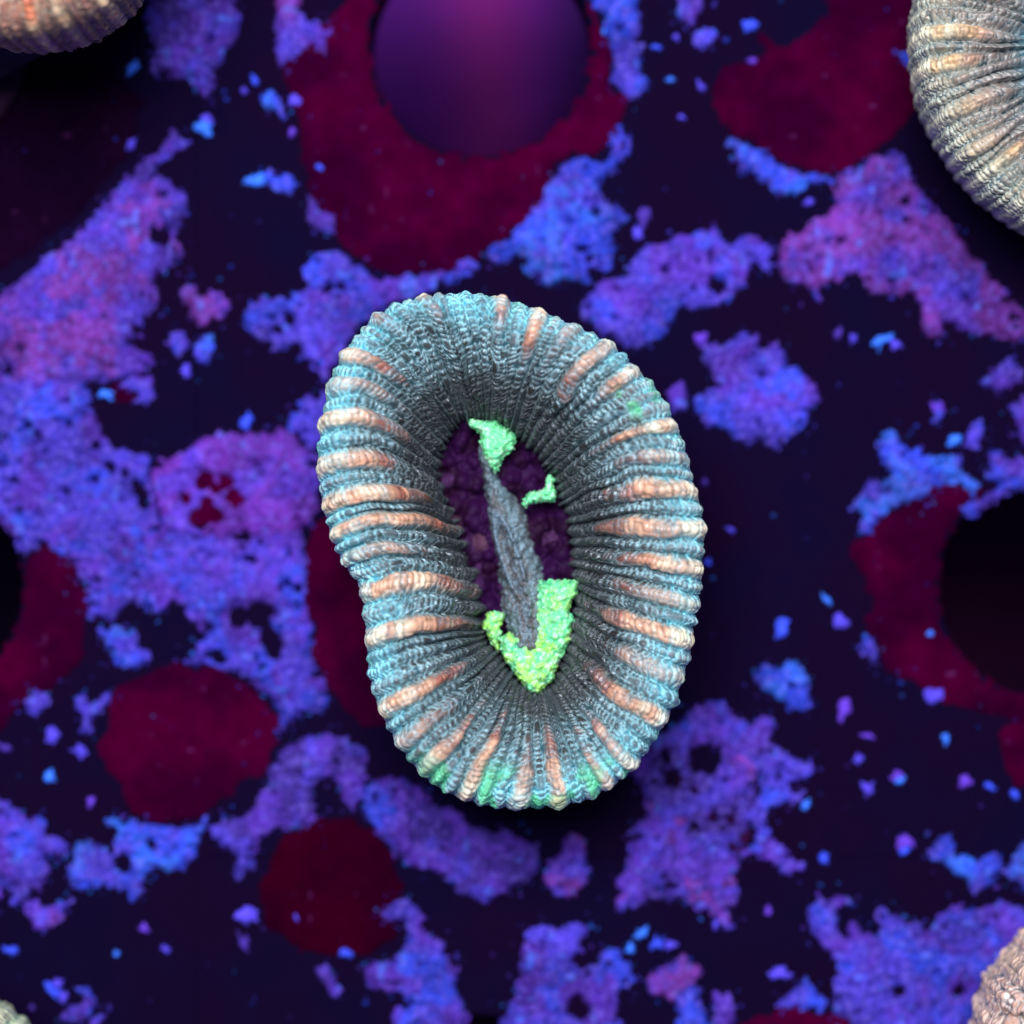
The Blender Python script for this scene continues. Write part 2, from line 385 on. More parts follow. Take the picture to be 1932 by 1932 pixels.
CRUST = [
 ('m', 0.7, [(-40,585),(40,545),(110,505),(180,440),(225,420),(250,450),(268,500),(265,545),(290,595),(255,620),(250,650),(285,670),(285,700),(230,722),(150,726),(60,735),(-40,740)], [], 'broad magenta crust at the left edge, under the shade of the corner coral'),
 ('v', 0.9, [(-40,715),(60,712),(150,715),(175,740),(180,790),(200,830),(215,845),(240,855),(285,850),(280,870),(290,900),(300,960),(320,1000),(370,1030),(400,1090),(420,1130),(380,1190),(330,1130),(300,1160),(240,1140),(215,1165),(160,1170),(165,1140),(140,1075),(110,1040),(90,1020),(50,1040),(20,1000),(-40,960)], [(155,1005,26),(232,1028,28),(262,925,16),(272,950,12),(208,882,9)], 'large blue-violet crust with two dark gaps, left of the magenta rosette'),
 ('r', 0.1, [(285,890),(310,865),(360,840),(410,815),(460,825),(510,825),(530,805),(560,830),(590,860),(598,920),(602,960),(590,985),(560,1000),(520,1015),(460,1010),(400,1018),(340,1010),(320,1000),(300,960),(290,920)], [(385,907,13),(408,920,9),(425,912,12),(442,940,14),(390,948,9),(380,978,18),(402,972,16),(350,942,9)], 'magenta rosette crust with dark red blots in its middle'),
 ('v', 0.9, [(320,1000),(400,1012),(480,1018),(570,1000),(582,1060),(577,1120),(588,1200),(602,1270),(612,1290),(570,1330),(530,1380),(525,1340),(500,1300),(440,1270),(350,1250),(370,1220),(400,1180),(360,1150),(330,1110),(310,1060)], [(450,1165,22),(490,1160,26),(505,1200,18),(518,1225,17),(410,1235,16),(330,1120,14)], 'violet crust with ragged gaps between the rosette and the round wine-red film'),
 ('b', 0.2, [(192,1190),(225,1175),(255,1190),(270,1220),(290,1245),(260,1270),(220,1250),(200,1225)], [], 'small pale blue crust just above the round wine-red film'),
 ('d', 0.2, [(520,1420),(540,1395),(600,1385),(650,1390),(690,1420),(690,1480),(665,1530),(640,1500),(630,1465),(605,1470),(590,1500),(600,1540),(600,1555),(560,1565),(520,1560),(480,1590),(480,1640),(445,1670),(440,1610),(410,1590),(395,1570),(420,1550),(480,1540),(490,1500)], [], 'dull violet hook-shaped crust lower left of the central coral'),
 ('b', 0.2, [(200,1545),(240,1540),(275,1560),(320,1562),(365,1557),(418,1512),(424,1524),(385,1560),(370,1600),(345,1640),(300,1635),(272,1650),(265,1690),(250,1705),(240,1680),(200,1670),(150,1675),(130,1640),(150,1595),(170,1590),(208,1605),(220,1585)], [(285,1595,9),(232,1630,17)], 'bright blue branching crust below the round wine-red film'),
 ('v', 0.2, [(-40,1500),(5,1510),(45,1545),(55,1560),(80,1535),(85,1570),(135,1590),(130,1615),(85,1610),(88,1650),(60,1680),(30,1700),(-40,1660)], [], 'violet crust with an angular tip at the left edge near the bottom'),
 ('d', 1.3, [(1175,1430),(1250,1375),(1330,1345),(1415,1390),(1432,1500),(1405,1590),(1388,1700),(1300,1705),(1205,1690),(1170,1600),(1225,1520)], [(1330,1432,30),(1270,1470,14)], 'dim mottled crust filling the space under the arching crust'),
 ('p', 0.7, [(1,560),(70,500),(150,440),(215,360),(300,330),(345,370),(330,440),(350,480),(300,520),(300,590),(200,600),(90,610),(-40,640)], [(300,450,22)], 'hazy mauve crust beside the broad magenta crust'),
 ('v', 0.9, [(560,600),(600,560),(660,540),(720,540),(760,550),(730,580),(690,600),(660,640),(640,680),(615,730),(590,700),(570,660)], [], 'violet crust creeping under the upper left rim of the central coral'),
 ('v', 0.8, [(690,1480),(760,1470),(820,1500),(800,1560),(740,1575),(700,1560),(680,1520)], [], 'shaded violet crust at the foot of the central coral'),
 ('m', 0.2, [(1270,1600),(1330,1592),(1378,1640),(1392,1700),(1350,1728),(1290,1695),(1258,1640)], [(1325,1640,9)], 'rosy mottled crust at the lower end of the arching crust'),
 ('m', 0.0, [(1380,1405),(1425,1415),(1442,1450),(1415,1482),(1388,1450)], [], 'rosy spot of crust hugging the inside of the arching crust'),
 ('v', 0.3, [(60,1000),(130,960),(200,940),(262,960),(300,1010),(330,1060),(300,1090),(240,1070),(190,1040),(120,1050)], [], 'violet crust bridging the two gapped crusts at the left'),
 ('p', 0.1, [(52,1700),(90,1712),(148,1692),(110,1738),(70,1750)], [], 'small purple wedge crust near the bottom left'),
 ('v', 0.4, T(C8, [(220,1290),(300,1230),(380,1205),(420,1270),(470,1350),(500,1440),(590,1470),(600,1540),(650,1620),(650,1750),(690,1830),(700,2040),(290,2040),(280,1860),(370,1820),(340,1740),(270,1770),(160,1730),(120,1640),(190,1600),(310,1590),(370,1480),(370,1380),(330,1340),(260,1370),(210,1340)]), [], 'tall violet crust rising from the bottom edge'),
 ('d', 0.4, [(715,1500),(770,1490),(830,1520),(900,1560),(960,1570),(1015,1600),(1010,1640),(980,1680),(920,1700),(870,1680),(830,1650),(780,1630),(740,1610),(708,1570)], [], 'dull purple crust in the shade below the central coral'),
 ('m', 0.2, [(1060,1610),(1080,1578),(1105,1590),(1110,1640),(1085,1690),(1050,1692),(1025,1660),(1035,1630)], [], 'small rosy blob crust below the central coral'),
 ('v', 0.3, [(1262,1385),(1300,1345),(1345,1322),(1375,1335),(1390,1355),(1420,1360),(1440,1345),(1462,1370),(1440,1395),(1475,1420),(1525,1438),(1530,1455),(1490,1470),(1470,1455),(1480,1490),(1515,1495),(1510,1510),(1470,1512),(1450,1530),(1438,1560),(1455,1590),(1512,1640),(1490,1650),(1400,1612),(1420,1580),(1422,1555),(1402,1532),(1438,1505),(1435,1455),(1420,1465),(1385,1435),(1355,1400),(1310,1395),(1300,1430),(1275,1430)], [], 'blue-violet arching crust lower right of the central coral'),
 ('p', 0.5, [(1215,1510),(1250,1530),(1280,1495),(1300,1550),(1290,1590),(1340,1570),(1370,1590),(1375,1620),(1350,1660),(1388,1690),(1370,1720),(1385,1750),(1370,1762),(1340,1720),(1300,1700),(1270,1660),(1235,1640),(1220,1700),(1170,1712),(1165,1660),(1190,1600),(1230,1610),(1240,1560)], [(1318,1612,12)], 'mottled blue and rose crust inside the arching crust'),
 ('v', 0.5, [(945,2000),(955,1890),(980,1840),(975,1790),(1000,1745),(1050,1755),(1110,1745),(1090,1780),(1120,1810),(1150,1790),(1200,1815),(1195,1850),(1160,1860),(1170,1920),(1200,2000)], [(1090,1900,20),(1095,1815,14)], 'greyish blue crust with a dark gap at the bottom edge'),
 ('m', 0.1, [(1222,1850),(1250,1830),(1290,1808),(1322,1830),(1310,1860),(1270,1888),(1235,1880)], [], 'pink oval crust near the bottom edge'),
 ('v', 0.3, T(C9, [(715,1310),(770,1195),(800,1260),(860,1190),(930,1205),(960,1270),(900,1250),(865,1300),(885,1400),(935,1420),(960,1350),(1005,1430),(1080,1430),(1130,1420),(1095,1280),(1160,1255),(1240,1330),(1330,1350),(1390,1410),(1450,1320),(1540,1260),(1620,1290),(1680,1270),(1800,1215),(1850,1270),(1932,1280),(2060,1400),(2060,2060),(1000,2060),(980,1950),(900,1900),(820,1850),(870,1780),(880,1700),(860,1560),(790,1480),(715,1390)]), [(1698,1867,11),(1810,1870,10)], 'big blue-violet crust beside the coral in the bottom right corner'),
 ('b', 0.1, T(C9, [(535,1820),(640,1770),(690,1650),(740,1690),(805,1810),(780,1860),(640,1845)]), [], 'small blue triangular crust near the bottom edge'),
 ('b', 0.1, T(C9, [(1355,1020),(1440,885),(1510,875),(1550,960),(1680,1000),(1760,935),(1820,1040),(1932,900),(2060,960),(2060,1180),(1900,1165),(1800,1090),(1760,1165),(1660,1185),(1600,1100),(1510,1060),(1440,1025)]), [], 'blue ribbon crust reaching the right edge'),
 ('v', 0.2, T(C6, [(60,330),(130,260),(210,240),(130,130),(105,30),(160,30),(240,0),(330,-60),(430,-45),(450,70),(475,-20),(545,-10),(590,80),(600,145),(660,125),(700,220),(740,280),(765,350),(690,410),(725,460),(640,540),(570,580),(560,645),(510,620),(430,550),(360,595),(300,560),(230,490),(140,470),(90,400)]), [(1440,705,6)], 'lobed violet crust standing alone right of the central coral'),
 ('b', 0.2, T(C6, [(955,945),(990,880),(1060,785),(1130,800),(1185,740),(1140,650),(1115,570),(1160,475),(1220,505),(1280,590),(1360,630),(1480,650),(1550,670),(1620,770),(1690,820),(1640,875),(1570,810),(1480,800),(1410,820),(1400,870),(1435,930),(1405,950),(1370,880),(1280,880),(1200,940),(1110,1000),(1050,1095),(1010,1085),(1020,980)]), [], 'bright blue jagged crust topping the red film by the right hole'),
 ('v', 0.2, T(C6, [(1690,780),(1740,690),(1725,635),(1800,625),(1850,660),(1932,640),(2060,700),(2060,800),(1860,850),(1760,900),(1640,985),(1600,950),(1700,880),(1780,820)]), [], 'violet crust at the right edge above the black hole'),
 ('m', 0.4, T(C3, [(860,1010),(960,960),(1080,900),(1210,820),(1280,920),(1340,1050),(1450,1200),(1560,1330),(1660,1460),(1800,1620),(1932,1750),(2060,1900),(1850,1940),(1740,1900),(1560,1885),(1480,1800),(1465,1875),(1390,1895),(1325,1830),(1350,1740),(1300,1680),(1200,1660),(1080,1640),(1000,1560),(930,1540),(870,1590),(800,1620),(780,1705),(720,1640),(640,1610),(580,1580),(555,1480),(525,1400),(580,1330),(680,1300),(760,1215),(840,1210),(850,1110)]), [(1710,378,8)], 'broad purple crust under the cream-ridged corner coral'),
 ('b', 0.1, T(C3, [(275,775),(360,800),(440,850),(560,940),(680,980),(850,1000),(870,1030),(700,1050),(680,1105),(600,1090),(540,1100),(480,1050),(400,1000),(320,960),(285,880)]), [], 'vivid blue crust along the lower edge of the upper right red film'),
 ('b', 0.5, T(C2, [(1240,930),(1320,890),(1460,900),(1510,850),(1500,790),(1555,755),(1570,710),(1620,780),(1635,850),(1570,930),(1560,1010),(1480,1030),(1490,1110),(1560,1160),(1605,1240),(1550,1320),(1560,1420),(1510,1535),(1420,1530),(1400,1595),(1260,1600),(1170,1625),(1110,1570),(1035,1530),(1060,1480),(1000,1450),(900,1505),(775,1480),(820,1400),(950,1330),(1050,1230),(1130,1110),(1160,1030)]), [], 'large blue-violet crust between the purple-lit hole and the central coral'),
 ('b', 0.2, T(C2, [(1380,0),(1400,-90),(1710,-90),(1690,130),(1660,230),(1735,260),(1700,340),(1690,420),(1745,470),(1730,535),(1650,555),(1555,480),(1530,430),(1540,350),(1520,280),(1520,210),(1480,150),(1490,80)]), [], 'blue strip crust at the top edge, right of the purple-lit hole'),
 ('v', 0.2, [(572,505),(600,482),(640,470),(680,498),(720,524),(790,522),(840,505),(882,488),(897,505),(885,522),(830,537),(785,560),(740,575),(712,592),(690,570),(660,545),(625,540),(600,555),(585,540)], [], 'thin violet crust along the tip of the large red film'),
 ('v', 0.4, [(452,595),(490,560),(540,562),(575,545),(620,550),(655,580),(690,590),(665,640),(630,680),(605,720),(598,690),(585,650),(560,640),(520,662),(490,645),(460,622)], [(545,600,10),(525,622,9),(610,612,10)], 'violet crust with small gaps touching the upper left of the central coral'),
 ('v', 0.4, [(1082,578),(1130,540),(1178,520),(1200,480),(1250,460),(1300,440),(1350,428),(1372,458),(1420,452),(1455,472),(1460,525),(1440,522),(1428,490),(1410,488),(1408,540),(1370,565),(1330,580),(1285,580),(1270,610),(1240,640),(1200,655),(1160,645),(1120,620)], [(1350,540,14)], 'violet crust branching away from the upper right of the central coral'),
 ('d', 0.2, T(C1, [(850,60),(880,-90),(1330,-90),(1365,120),(1340,220),(1250,330),(1220,430),(1225,520),(1170,575),(1110,500),(1050,440),(900,430),(850,350),(870,240),(825,150)]), [], 'smooth dull violet crust at the top edge, beside the corner coral'),
 ('p', 0.2, T(C1, [(1585,-90),(1720,-90),(1680,50),(1740,100),(1850,140),(1932,140),(1920,180),(1850,230),(1850,335),(1790,250),(1700,280),(1600,385),(1550,300),(1560,180)]), [], 'purple crust at the top edge, left of the large red film'),
 ('d', 0.2, T(C1, [(560,1250),(640,1090),(760,950),(850,880),(980,750),(1065,810),(960,885),(885,950),(845,1050),(860,1120),(950,1180),(1025,1085),(1055,1170),(990,1335),(890,1210),(760,1165),(680,1250)]), [], 'dim violet curved crust in the corner shade'),
 ('d', 0.1, T(C1, [(695,1290),(760,1295),(860,1385),(975,1450),(930,1535),(855,1500),(770,1420)]), [], 'dim violet finger crust above the rosy heart-shaped crust'),
 ('m', 0.1, T(C1, [(1005,1640),(1080,1560),(1130,1650),(1310,1705),(1220,1800),(1130,1845),(1060,1790)]), [], 'rosy heart-shaped crust on bare rack upper left of the central coral'),
 ('b', 0.0, T(C1, [(1470,545),(1540,495),(1600,600),(1650,710),(1560,640),(1490,590)]), [], 'thin blue sliver crust left of the large red film'),
 ('b', 0.0, T(C1, [(1475,1010),(1530,950),(1560,1000),(1630,980),(1700,1040),(1650,1110),(1560,1080)]), [], 'small blue crust on the bare rack left of the large red film'),
 ('d', 0.0, T(C1, [(1735,1100),(1790,1120),(1800,1190),(1895,1220),(1890,1315),(1800,1315),(1750,1230)]), [], 'small greyish blue crust touching the left edge of the large red film'),
 ('b', 0.0, T(C3, [(55,190),(130,125),(215,180),(170,225),(110,275),(65,250)]), [], 'small blue crust left of the upper right red film'),
 ('p', 0.0, T(C3, [(-5,-60),(140,-60),(120,60),(40,145),(-35,110)]), [], 'small purple crust cut by the top edge'),
 ('b', 0.0, T(C3, [(1195,285),(1300,300),(1330,390),(1230,380)]), [], 'small blue crust peeking out under the cream-ridged corner coral'),
 ('v', 0.0, T(C7, [(350,1905),(395,1830),(470,1830),(485,1790),(420,1725),(500,1725),(545,1800),(505,1885),(430,1925)]), [], 'violet comma-shaped crust near the bottom left corner'),
 ('p', 0.0, T(C7, [(470,2000),(500,1900),(590,1850),(600,1880),(560,2000)]), [], 'small purple crust cut by the bottom edge near the left corner'),
 ('d', 0.0, T(C7, [(1775,1620),(1850,1595),(1895,1660),(1885,1700),(1930,1740),(1890,1770),(1820,1690)]), [], 'small dim purple crust below the very dark red film'),
 ('b', 0.0, T(C9, [(0,1735),(80,1735),(135,1880),(120,2040),(-40,2040),(-40,1800)]), [], 'blue crust cut by the bottom edge right of centre'),
 ('p', 0.0, T(C9, [(165,1770),(260,1765),(315,1850),(300,2040),(150,2040)]), [], 'purple knob-shaped crust cut by the bottom edge right of centre'),
 ('p', 0.0, T(C6, [(1860,380),(1932,310),(2060,400),(2060,640),(1925,570)]), [], 'purple crust at the right edge beside the two blue chips'),
 ('d', 0.0, T(C6, [(1700,235),(1760,150),(1850,115),(1925,170),(1905,235),(1800,285)]), [], 'dim violet oval crust near the right edge'),
 ('p', 0.0, [(1262,742),(1285,722),(1300,745),(1290,772),(1270,778)], [], 'small purple crust touching the right side of the central coral'),
 ('b', 0.0, T(C6, [(1400,355),(1450,340),(1495,400),(1450,460),(1405,470),(1420,410)]), [], 'left of two small blue chips near the right edge'),
 ('v', 0.0, T(C6, [(1590,530),(1640,470),(1690,435),(1700,490),(1670,560),(1685,610),(1590,600)]), [], 'right of two small blue chips near the right edge'),
 ('b', 0.2, T(C6, [(425,1905),(445,1850),(480,1820),(560,1870),(640,1795),(690,1900),(720,2000),(745,2070),(690,2105),(600,2040),(520,2000),(450,1960)]), [], 'small blue crust right of the bottom of the central coral'),
 ('v', 0.0, T(C6, [(995,1720),(1040,1665),(1110,1740),(1110,1800),(1190,1850),(1270,1940),(1230,1960),(1160,1900),(1075,1830),(1010,1790)]), [], 'violet sliver crust along the lower left of the right red film'),
 ('v', 0.0, T(C7, [(105,100),(170,70),(195,25),(280,70),(275,130),(205,195),(150,160)]), [], 'small violet three-cornered crust left of the round wine-red film'),
 ('v', 0.0, T(C7, [(430,90),(480,60),(490,130),(560,90),(640,35),(635,130),(580,180),(520,230),(520,300),(440,290),(450,190),(420,150)]), [], 'violet crust against the left edge of the round wine-red film'),
 ('v', 0.2, T(C7, [(1430,-10),(1760,-10),(1830,60),(1865,130),(1800,190),(1740,160),(1680,210),(1580,285),(1600,190),(1540,90)]), [], 'dull violet crust right of the round wine-red film'),
 ('v', 0.0, T(C4, [(940,10),(960,-60),(1050,-60),(1060,40),(1010,85)]), [], 'dim violet chip on bare rack left of the central coral'),
 ('b', 0.0, T(C4, [(1105,30),(1140,-40),(1205,-30),(1205,60),(1180,130),(1130,110)]), [], 'small blue chip on bare rack left of the central coral'),
 ('v', 0.0, T(C4, [(700,250),(750,200),(860,200),(875,320),(830,365),(770,340),(790,290)]), [], 'small violet crust beside the tiny red film'),
 ('v', 0.3, T(C4, [(1640,430),(1700,400),(1690,310),(1790,330),(1850,290),(1880,420),(1850,560),(1780,620),(1700,560),(1620,500)]), [], 'violet crust touching the left side of the central coral'),
]
for i, (pal, pore, poly, holes, lab) in enumerate(CRUST):
    big = len(poly) > 14
    xy = np.asarray(poly); small = np.ptp(xy, 0).max() < 75
    ob = growth('coralline_crust', poly, M_CRUST, crust_col(pal), th=0.06 if small else 0.10, edge=7 if small else 11, step=2.4 if small else 2.8,
                warp=(3, 3, 3, 2) if small else (6, 6, 5, 2.5), lump=0.45, lfreq=0.06, pore=pore, holes=holes, seed=11 * i + 5)
    tag(ob, lab, 'coralline algae', 'coralline crusts on the rack')

# loose specks of crust: too small and too many to pick apart
SPECK = [(247,273,9),(1478,1185,17),(1378,1000,7),(460,1780,14),(467,1724,17),(313,1790,9),(272,1752,9),(150,1412,13),(98,1388,14),(652,1797,10),(1590,1340,15),(1640,1388,9),(1560,1131,10),(1585,1172,14),
 (1697,1463,13),(1700,1470,9),(1637,1488,13),(1820,1474,12),(1870,1486,9),(1915,1499,9),(1555,1620,11),(1470,1836,14),(1708,1590,14),(1706,1605,10),(1620,1433,9),(1765,1312,18),(1785,1395,10),(467,796,14),(250,127,11),(550,250,8),(490,342,12),
 (470,340,10),(540,345,12),(602,316,8),(385,238,17),(390,225,12),(1322,163,9),(1305,42,10),(1420,115,9),(1415,45,14),(95,1465,10),(172,1512,9),(10,1410,10),(20,1792,12),(0,1685,10),(25,1700,9),(98,1868,13),(118,1882,9),(110,1855,10),(1450,1720,9),(1335,1060,7),(1270,880,8),
 (1350,1740,9),(1275,1240,8),(1525,380,8),(1140,60,6),(1240,90,8),(1265,150,8),(1275,70,7),(1285,220,7),(1300,960,6),(200,744,11),(1770,770,12),(1800,830,10),(1215,410,14),(1205,440,10),(1580,630,10),(1610,640,9),(1660,645,16),(1690,650,12),(1330,910,7),(1780,1150,9),(1755,1195,8),(1790,1172,8),
 (560,1730,7),(220,1800,6),(60,1900,6),(1520,1520,9),(1290,1190,8),(1240,1780,14),(1265,1785,10),(1210,1760,12),(1190,1790,9),(1150,1470,7),(480,150,8),(460,170,7),(505,190,9),(555,190,12),(350,700,12),(385,655,14),(375,665,10),(1322,640,12),(1345,660,10)]
sv, sf, sc = [], [], []
rs = np.random.RandomState(3)
FR = []
for pal_, _, poly_, _, _ in CRUST:
    q_ = np.asarray(poly_, float); n_ = max(6, int(np.ptp(q_, 0).sum() / 11))
    for _k in range(n_):
        i_ = rs.randint(len(q_)); t_ = rs.rand(); p_ = q_[i_] * (1 - t_) + q_[(i_ + 1) % len(q_)] * t_
        FR.append((*(p_ + rs.randn(2) * 13), 1.6 + 3.2 * rs.rand() ** 2))
for k in range(360 + len(FR)):
    if k < len(SPECK): x, y, r = SPECK[k]; br = 1.0
    elif k >= 360: x, y, r = FR[k - 360]; br = rs.uniform(0.2, 0.6)
    else:
        x, y = rs.uniform(-20, 1950, 2); r = rs.uniform(1.8, 4.5) ; br = rs.uniform(0.08, 0.4)
    if any(math.hypot(x - a, y - b) < c + 18 for a, b, c in HOLES): continue
    nseg = 12; base = len(sv)
    ax = rs.uniform(0.7, 1.35); ro = rs.uniform(0, math.pi)
    colr = [BLUE, VIO, VIO, PUR, BRI, DUL][rs.randint(6)] * br
    ring = 1 + 0.28 * rs.randn(nseg)
    for lv, (rf, hz) in enumerate(((1.15, -0.015), (0.85, 0.022), (0.45, 0.04))):
        for q in range(nseg):
            a = 2 * math.pi * q / nseg
            dx, dy = r * rf * ax * ring[q] * math.cos(a), r * rf / ax * ring[q] * math.sin(a)
            px = x + dx * math.cos(ro) - dy * math.sin(ro); py = y + dx * math.sin(ro) + dy * math.cos(ro)
            wx, wy = P(px, py); sv.append((wx, wy, hz)); sc.append(colr * rs.uniform(0.7, 1.1))
    wx, wy = P(x, y); sv.append((wx, wy, 0.044)); sc.append(colr)
    for lv in range(2):
        for q in range(nseg):
            q2 = (q + 1) % nseg
            sf.append((base + lv * nseg + q2, base + lv * nseg + q, base + (lv + 1) * nseg + q, base + (lv + 1) * nseg + q2))
    for q in range(0, nseg, 2):
        sf.append((base + 3 * nseg, base + 2 * nseg + (q + 2) % nseg, base + 2 * nseg + q + 1, base + 2 * nseg + q))
tag(new_mesh('crust_specks', sv, sf, M_CRUST, cols=np.array(sc)), 'tiny blue and violet specks of crust sprinkled over the rack', 'specks', kind='stuff')

# ------------------------------------------------------------------ corals
def closed(pts, n):
    p = np.asarray(pts, float); m = len(p)
    out = []
    for i in range(m):                              # centripetal-ish Catmull-Rom
        p0, p1, p2, p3 = p[i - 1], p[i], p[(i + 1) % m], p[(i + 2) % m]
        t = np.linspace(0, 1, 24, endpoint=False)[:, None]
        out.append(0.5 * (2 * p1 + (p2 - p0) * t + (2 * p0 - 5 * p1 + 4 * p2 - p3) * t ** 2 + (3 * p1 - p0 - 3 * p2 + p3) * t ** 3))
    q = np.concatenate(out); q = np.vstack([q, q[:1]])
    d = np.concatenate([[0], np.cumsum(np.hypot(*np.diff(q, axis=0).T))])
    s = np.linspace(0, d[-1], n + 1)
    return np.stack([np.interp(s, d, q[:, 0]), np.interp(s, d, q[:, 1])], 1), d[-1]

def scale_poly(p, k, c=None):
    p = np.asarray(p, float); c = p.mean(0) if c is None else np.asarray(c)
    return (c + (p - c) * np.asarray(k)).tolist()

def near(curve, pt):
    return int(np.argmin(((curve[:-1] - np.asarray(pt)) ** 2).sum(1)))

def ring_coral(name, label, outer, inner, majors, zo, zi, crown, zref, seed, nphi=230, samp=(12, 18), spacing=30.0,
               look=None, wall=0.9, wall_in=0.04, curl=0.45, amp=1.0, bead_px=1.0, group=None, green=None, phi_out=-0.95, origin=None, seat=None, bow=lambda x, y: 0 * x):
    R = np.random.RandomState(seed)
    NC = 4000
    O, LO = closed(outer, NC); I, LI = closed(inner, NC)
    so = np.array([near(O, m[0]) for m in majors]) / NC
    si = np.array([near(I, m[1]) for m in majors]) / NC
    order = np.argsort(so); so = so[order]; si = si[order]; mj = [majors[k] for k in order]
    # unwrap the inner parameter so that it rises with the outer one
    si = si.copy()
    for k in range(1, len(si)):
        while si[k] < si[k - 1] - 0.5: si[k] += 1
        while si[k] > si[k - 1] + 0.5: si[k] -= 1
    for _ in range(3):
        for k in range(1, len(si)): si[k] = max(si[k], si[k - 1] + 0.004)
    sx = np.concatenate([so - 1, so, so + 1]); sy = np.concatenate([si - 1, si, si + 1])
    # ribs between the big ones
    ribs = []                                       # (start, end, major index or -1)
    for k in range(len(so)):
        a = so[k]; b = so[(k + 1) % len(so)] + (1 if k == len(so) - 1 else 0)
        gap = (b - a) * LO
        nmin = max(1, int(round(gap / spacing - 1.5)))
        wmaj = R.uniform(1.25, 1.9)
        u = gap / (nmin + wmaj)
        ca = a; ribs.append((ca, k, u * wmaj))
        edges = a + (u * wmaj / 2 + np.cumsum([0] + list(u * (1 + 0.75 * (R.rand(nmin) - 0.5))))) / LO
        sc_ = ((b - a) * LO - u * wmaj) / ((edges[-1] - edges[0]) * LO)
        edges = edges[0] + (edges - edges[0]) * sc_
        for j in range(nmin): ribs.append(((edges[j] + edges[j + 1]) / 2, -1, (edges[j + 1] - edges[j]) * LO))
    # column boundaries: midpoint edges
    ribs.sort(key=lambda r: r[0])
    cen = np.array([r[0] for r in ribs]); wid = np.array([r[2] for r in ribs])
    nb = len(ribs)
    bnd = np.array([(cen[k] + wid[k] / 2 / LO + (cen[(k + 1) % nb] + (1 if k == nb - 1 else 0)) - wid[(k + 1) % nb] / 2 / LO) / 2 for k in range(nb)])
    start = np.concatenate([[bnd[-1] - 1], bnd[:-1]])
    S = []; D = []; RI = []; colr = []
    for k in range(nb):
        n = samp[1] if ribs[k][1] >= 0 else samp[0]
        t = np.arange(n) / n
        c0 = len(S)
        S += list(start[k] + (bnd[k] - start[k]) * t); D += list(2 * t - 1); RI += [k] * n
        colr.append((c0, c0 + n))
    S = np.array(S); D = np.array(D); RI = np.array(RI); ns = len(S)
    phi = np.concatenate([np.linspace(phi_out, 0, int(nphi * .22), endpoint=False), np.pi * np.linspace(0, 1, int(nphi * .65), endpoint=False) ** 1.12, np.linspace(np.pi, np.pi + 0.9, int(nphi * .13))])
    npn = len(phi)
    O_ = np.stack([np.interp(S % 1, np.linspace(0, 1, NC + 1), O[:, j]) for j in (0, 1)], 1)
    q = np.interp(S, sx, sy) % 1
    I_ = np.stack([np.interp(q, np.linspace(0, 1, NC + 1), I[:, j]) for j in (0, 1)], 1)
    PH = phi[None, :]
    f = (1 - np.cos(np.clip(PH, 0, np.pi))) / 2
    fx = f + np.where(PH < 0, curl * 0.35 * (1 - np.cos(PH)) + 0 * PH, 0) - np.where(PH > np.pi, wall_in * (1 - np.cos(PH - np.pi)), 0)
    sp = np.sin(np.clip(PH, 0, np.pi))
    lump = fbm(np.cos(S * 2 * np.pi) * 2.2 + 9, np.sin(S * 2 * np.pi) * 2.2 + 9, seed + 3, 3)[:, None] - 0.5
    z = zo * (1 - f) + zi * f + crown * (1 + 0.5 * lump) * sp ** 0.85 * (1.25 - 0.5 * f)
    z = z + np.where(PH < 0, wall * PH, 0) - np.where(PH > np.pi, 0.75 * np.sin(PH - np.pi), 0)
    X = O_[:, None, 0] * (1 - fx) + I_[:, None, 0] * fx
    Y = O_[:, None, 1] * (1 - fx) + I_[:, None, 1] * fx
    # the ribs bow and wander a little
    bx = np.cos(2 * np.pi * S)[:, None]; by = np.sin(2 * np.pi * S)[:, None]
    bw = vnoise(bx * 4 + 20, by * 4 + 20, seed + 1) - 0.5
    sf_ = np.sin(np.pi * np.clip(f, 0, 1))
    Y = Y - sf_ * bow(O_[:, 0:1], O_[:, 1:2]) + 16 * bw * sf_
    X = X + 16 * (vnoise(bx * 4 + 40, by * 4 + 50, seed + 2) - 0.5) * sf_
    wan = (vnoise(bx * 9 + 60, f * 5 + by * 9, seed + 4) - 0.5) * np.sin(np.pi * np.clip(f * 0.9 + 0.1, 0, 1))
    tx = np.roll(X, -1, 0) - np.roll(X, 1, 0); ty = np.roll(Y, -1, 0) - np.roll(Y, 1, 0); tl = np.hypot(tx, ty) + 1e-9
    X, Y = X + tx / tl * 13 * wan, Y + ty / tl * 13 * wan
    wx, wy = P(X, Y, zref)
    pos = np.stack([wx, wy, z + 0 * wx], 2)
    du = np.roll(pos, -1, 0) - np.roll(pos, 1, 0); dv = np.gradient(pos, axis=1)
    nrm = np.cross(dv, du); nrm /= np.linalg.norm(nrm, axis=2, keepdims=True) + 1e-12
    if nrm[:, npn // 2, 2].mean() < 0: nrm = -nrm
    # smooth normals along the rib direction
    L = np.concatenate([np.zeros((ns, 1)), np.cumsum(np.linalg.norm(np.diff(pos, axis=1), axis=2), 1)], 1) / K     # sheet units along the rib
    wloc = np.linalg.norm(du, axis=2) / 2 / K * np.array([samp[1] if ribs[k][1] >= 0 else samp[0] for k in RI])[:, None] / np.array([max(ribs[k][2], 1) for k in RI])[:, None]
    wloc = np.clip(wloc, 0.3, 1.1)                  # local rib width against its width at the rim
    ism = np.array([ribs[k][1] >= 0 for k in RI])[:, None]
    phs = R.rand(nb)[RI][:, None] * 7
    RIc = RI[:, None] + 0 * L
    wig = (vnoise(L * 0.035, RIc * 3.7, seed + 5) - 0.5)
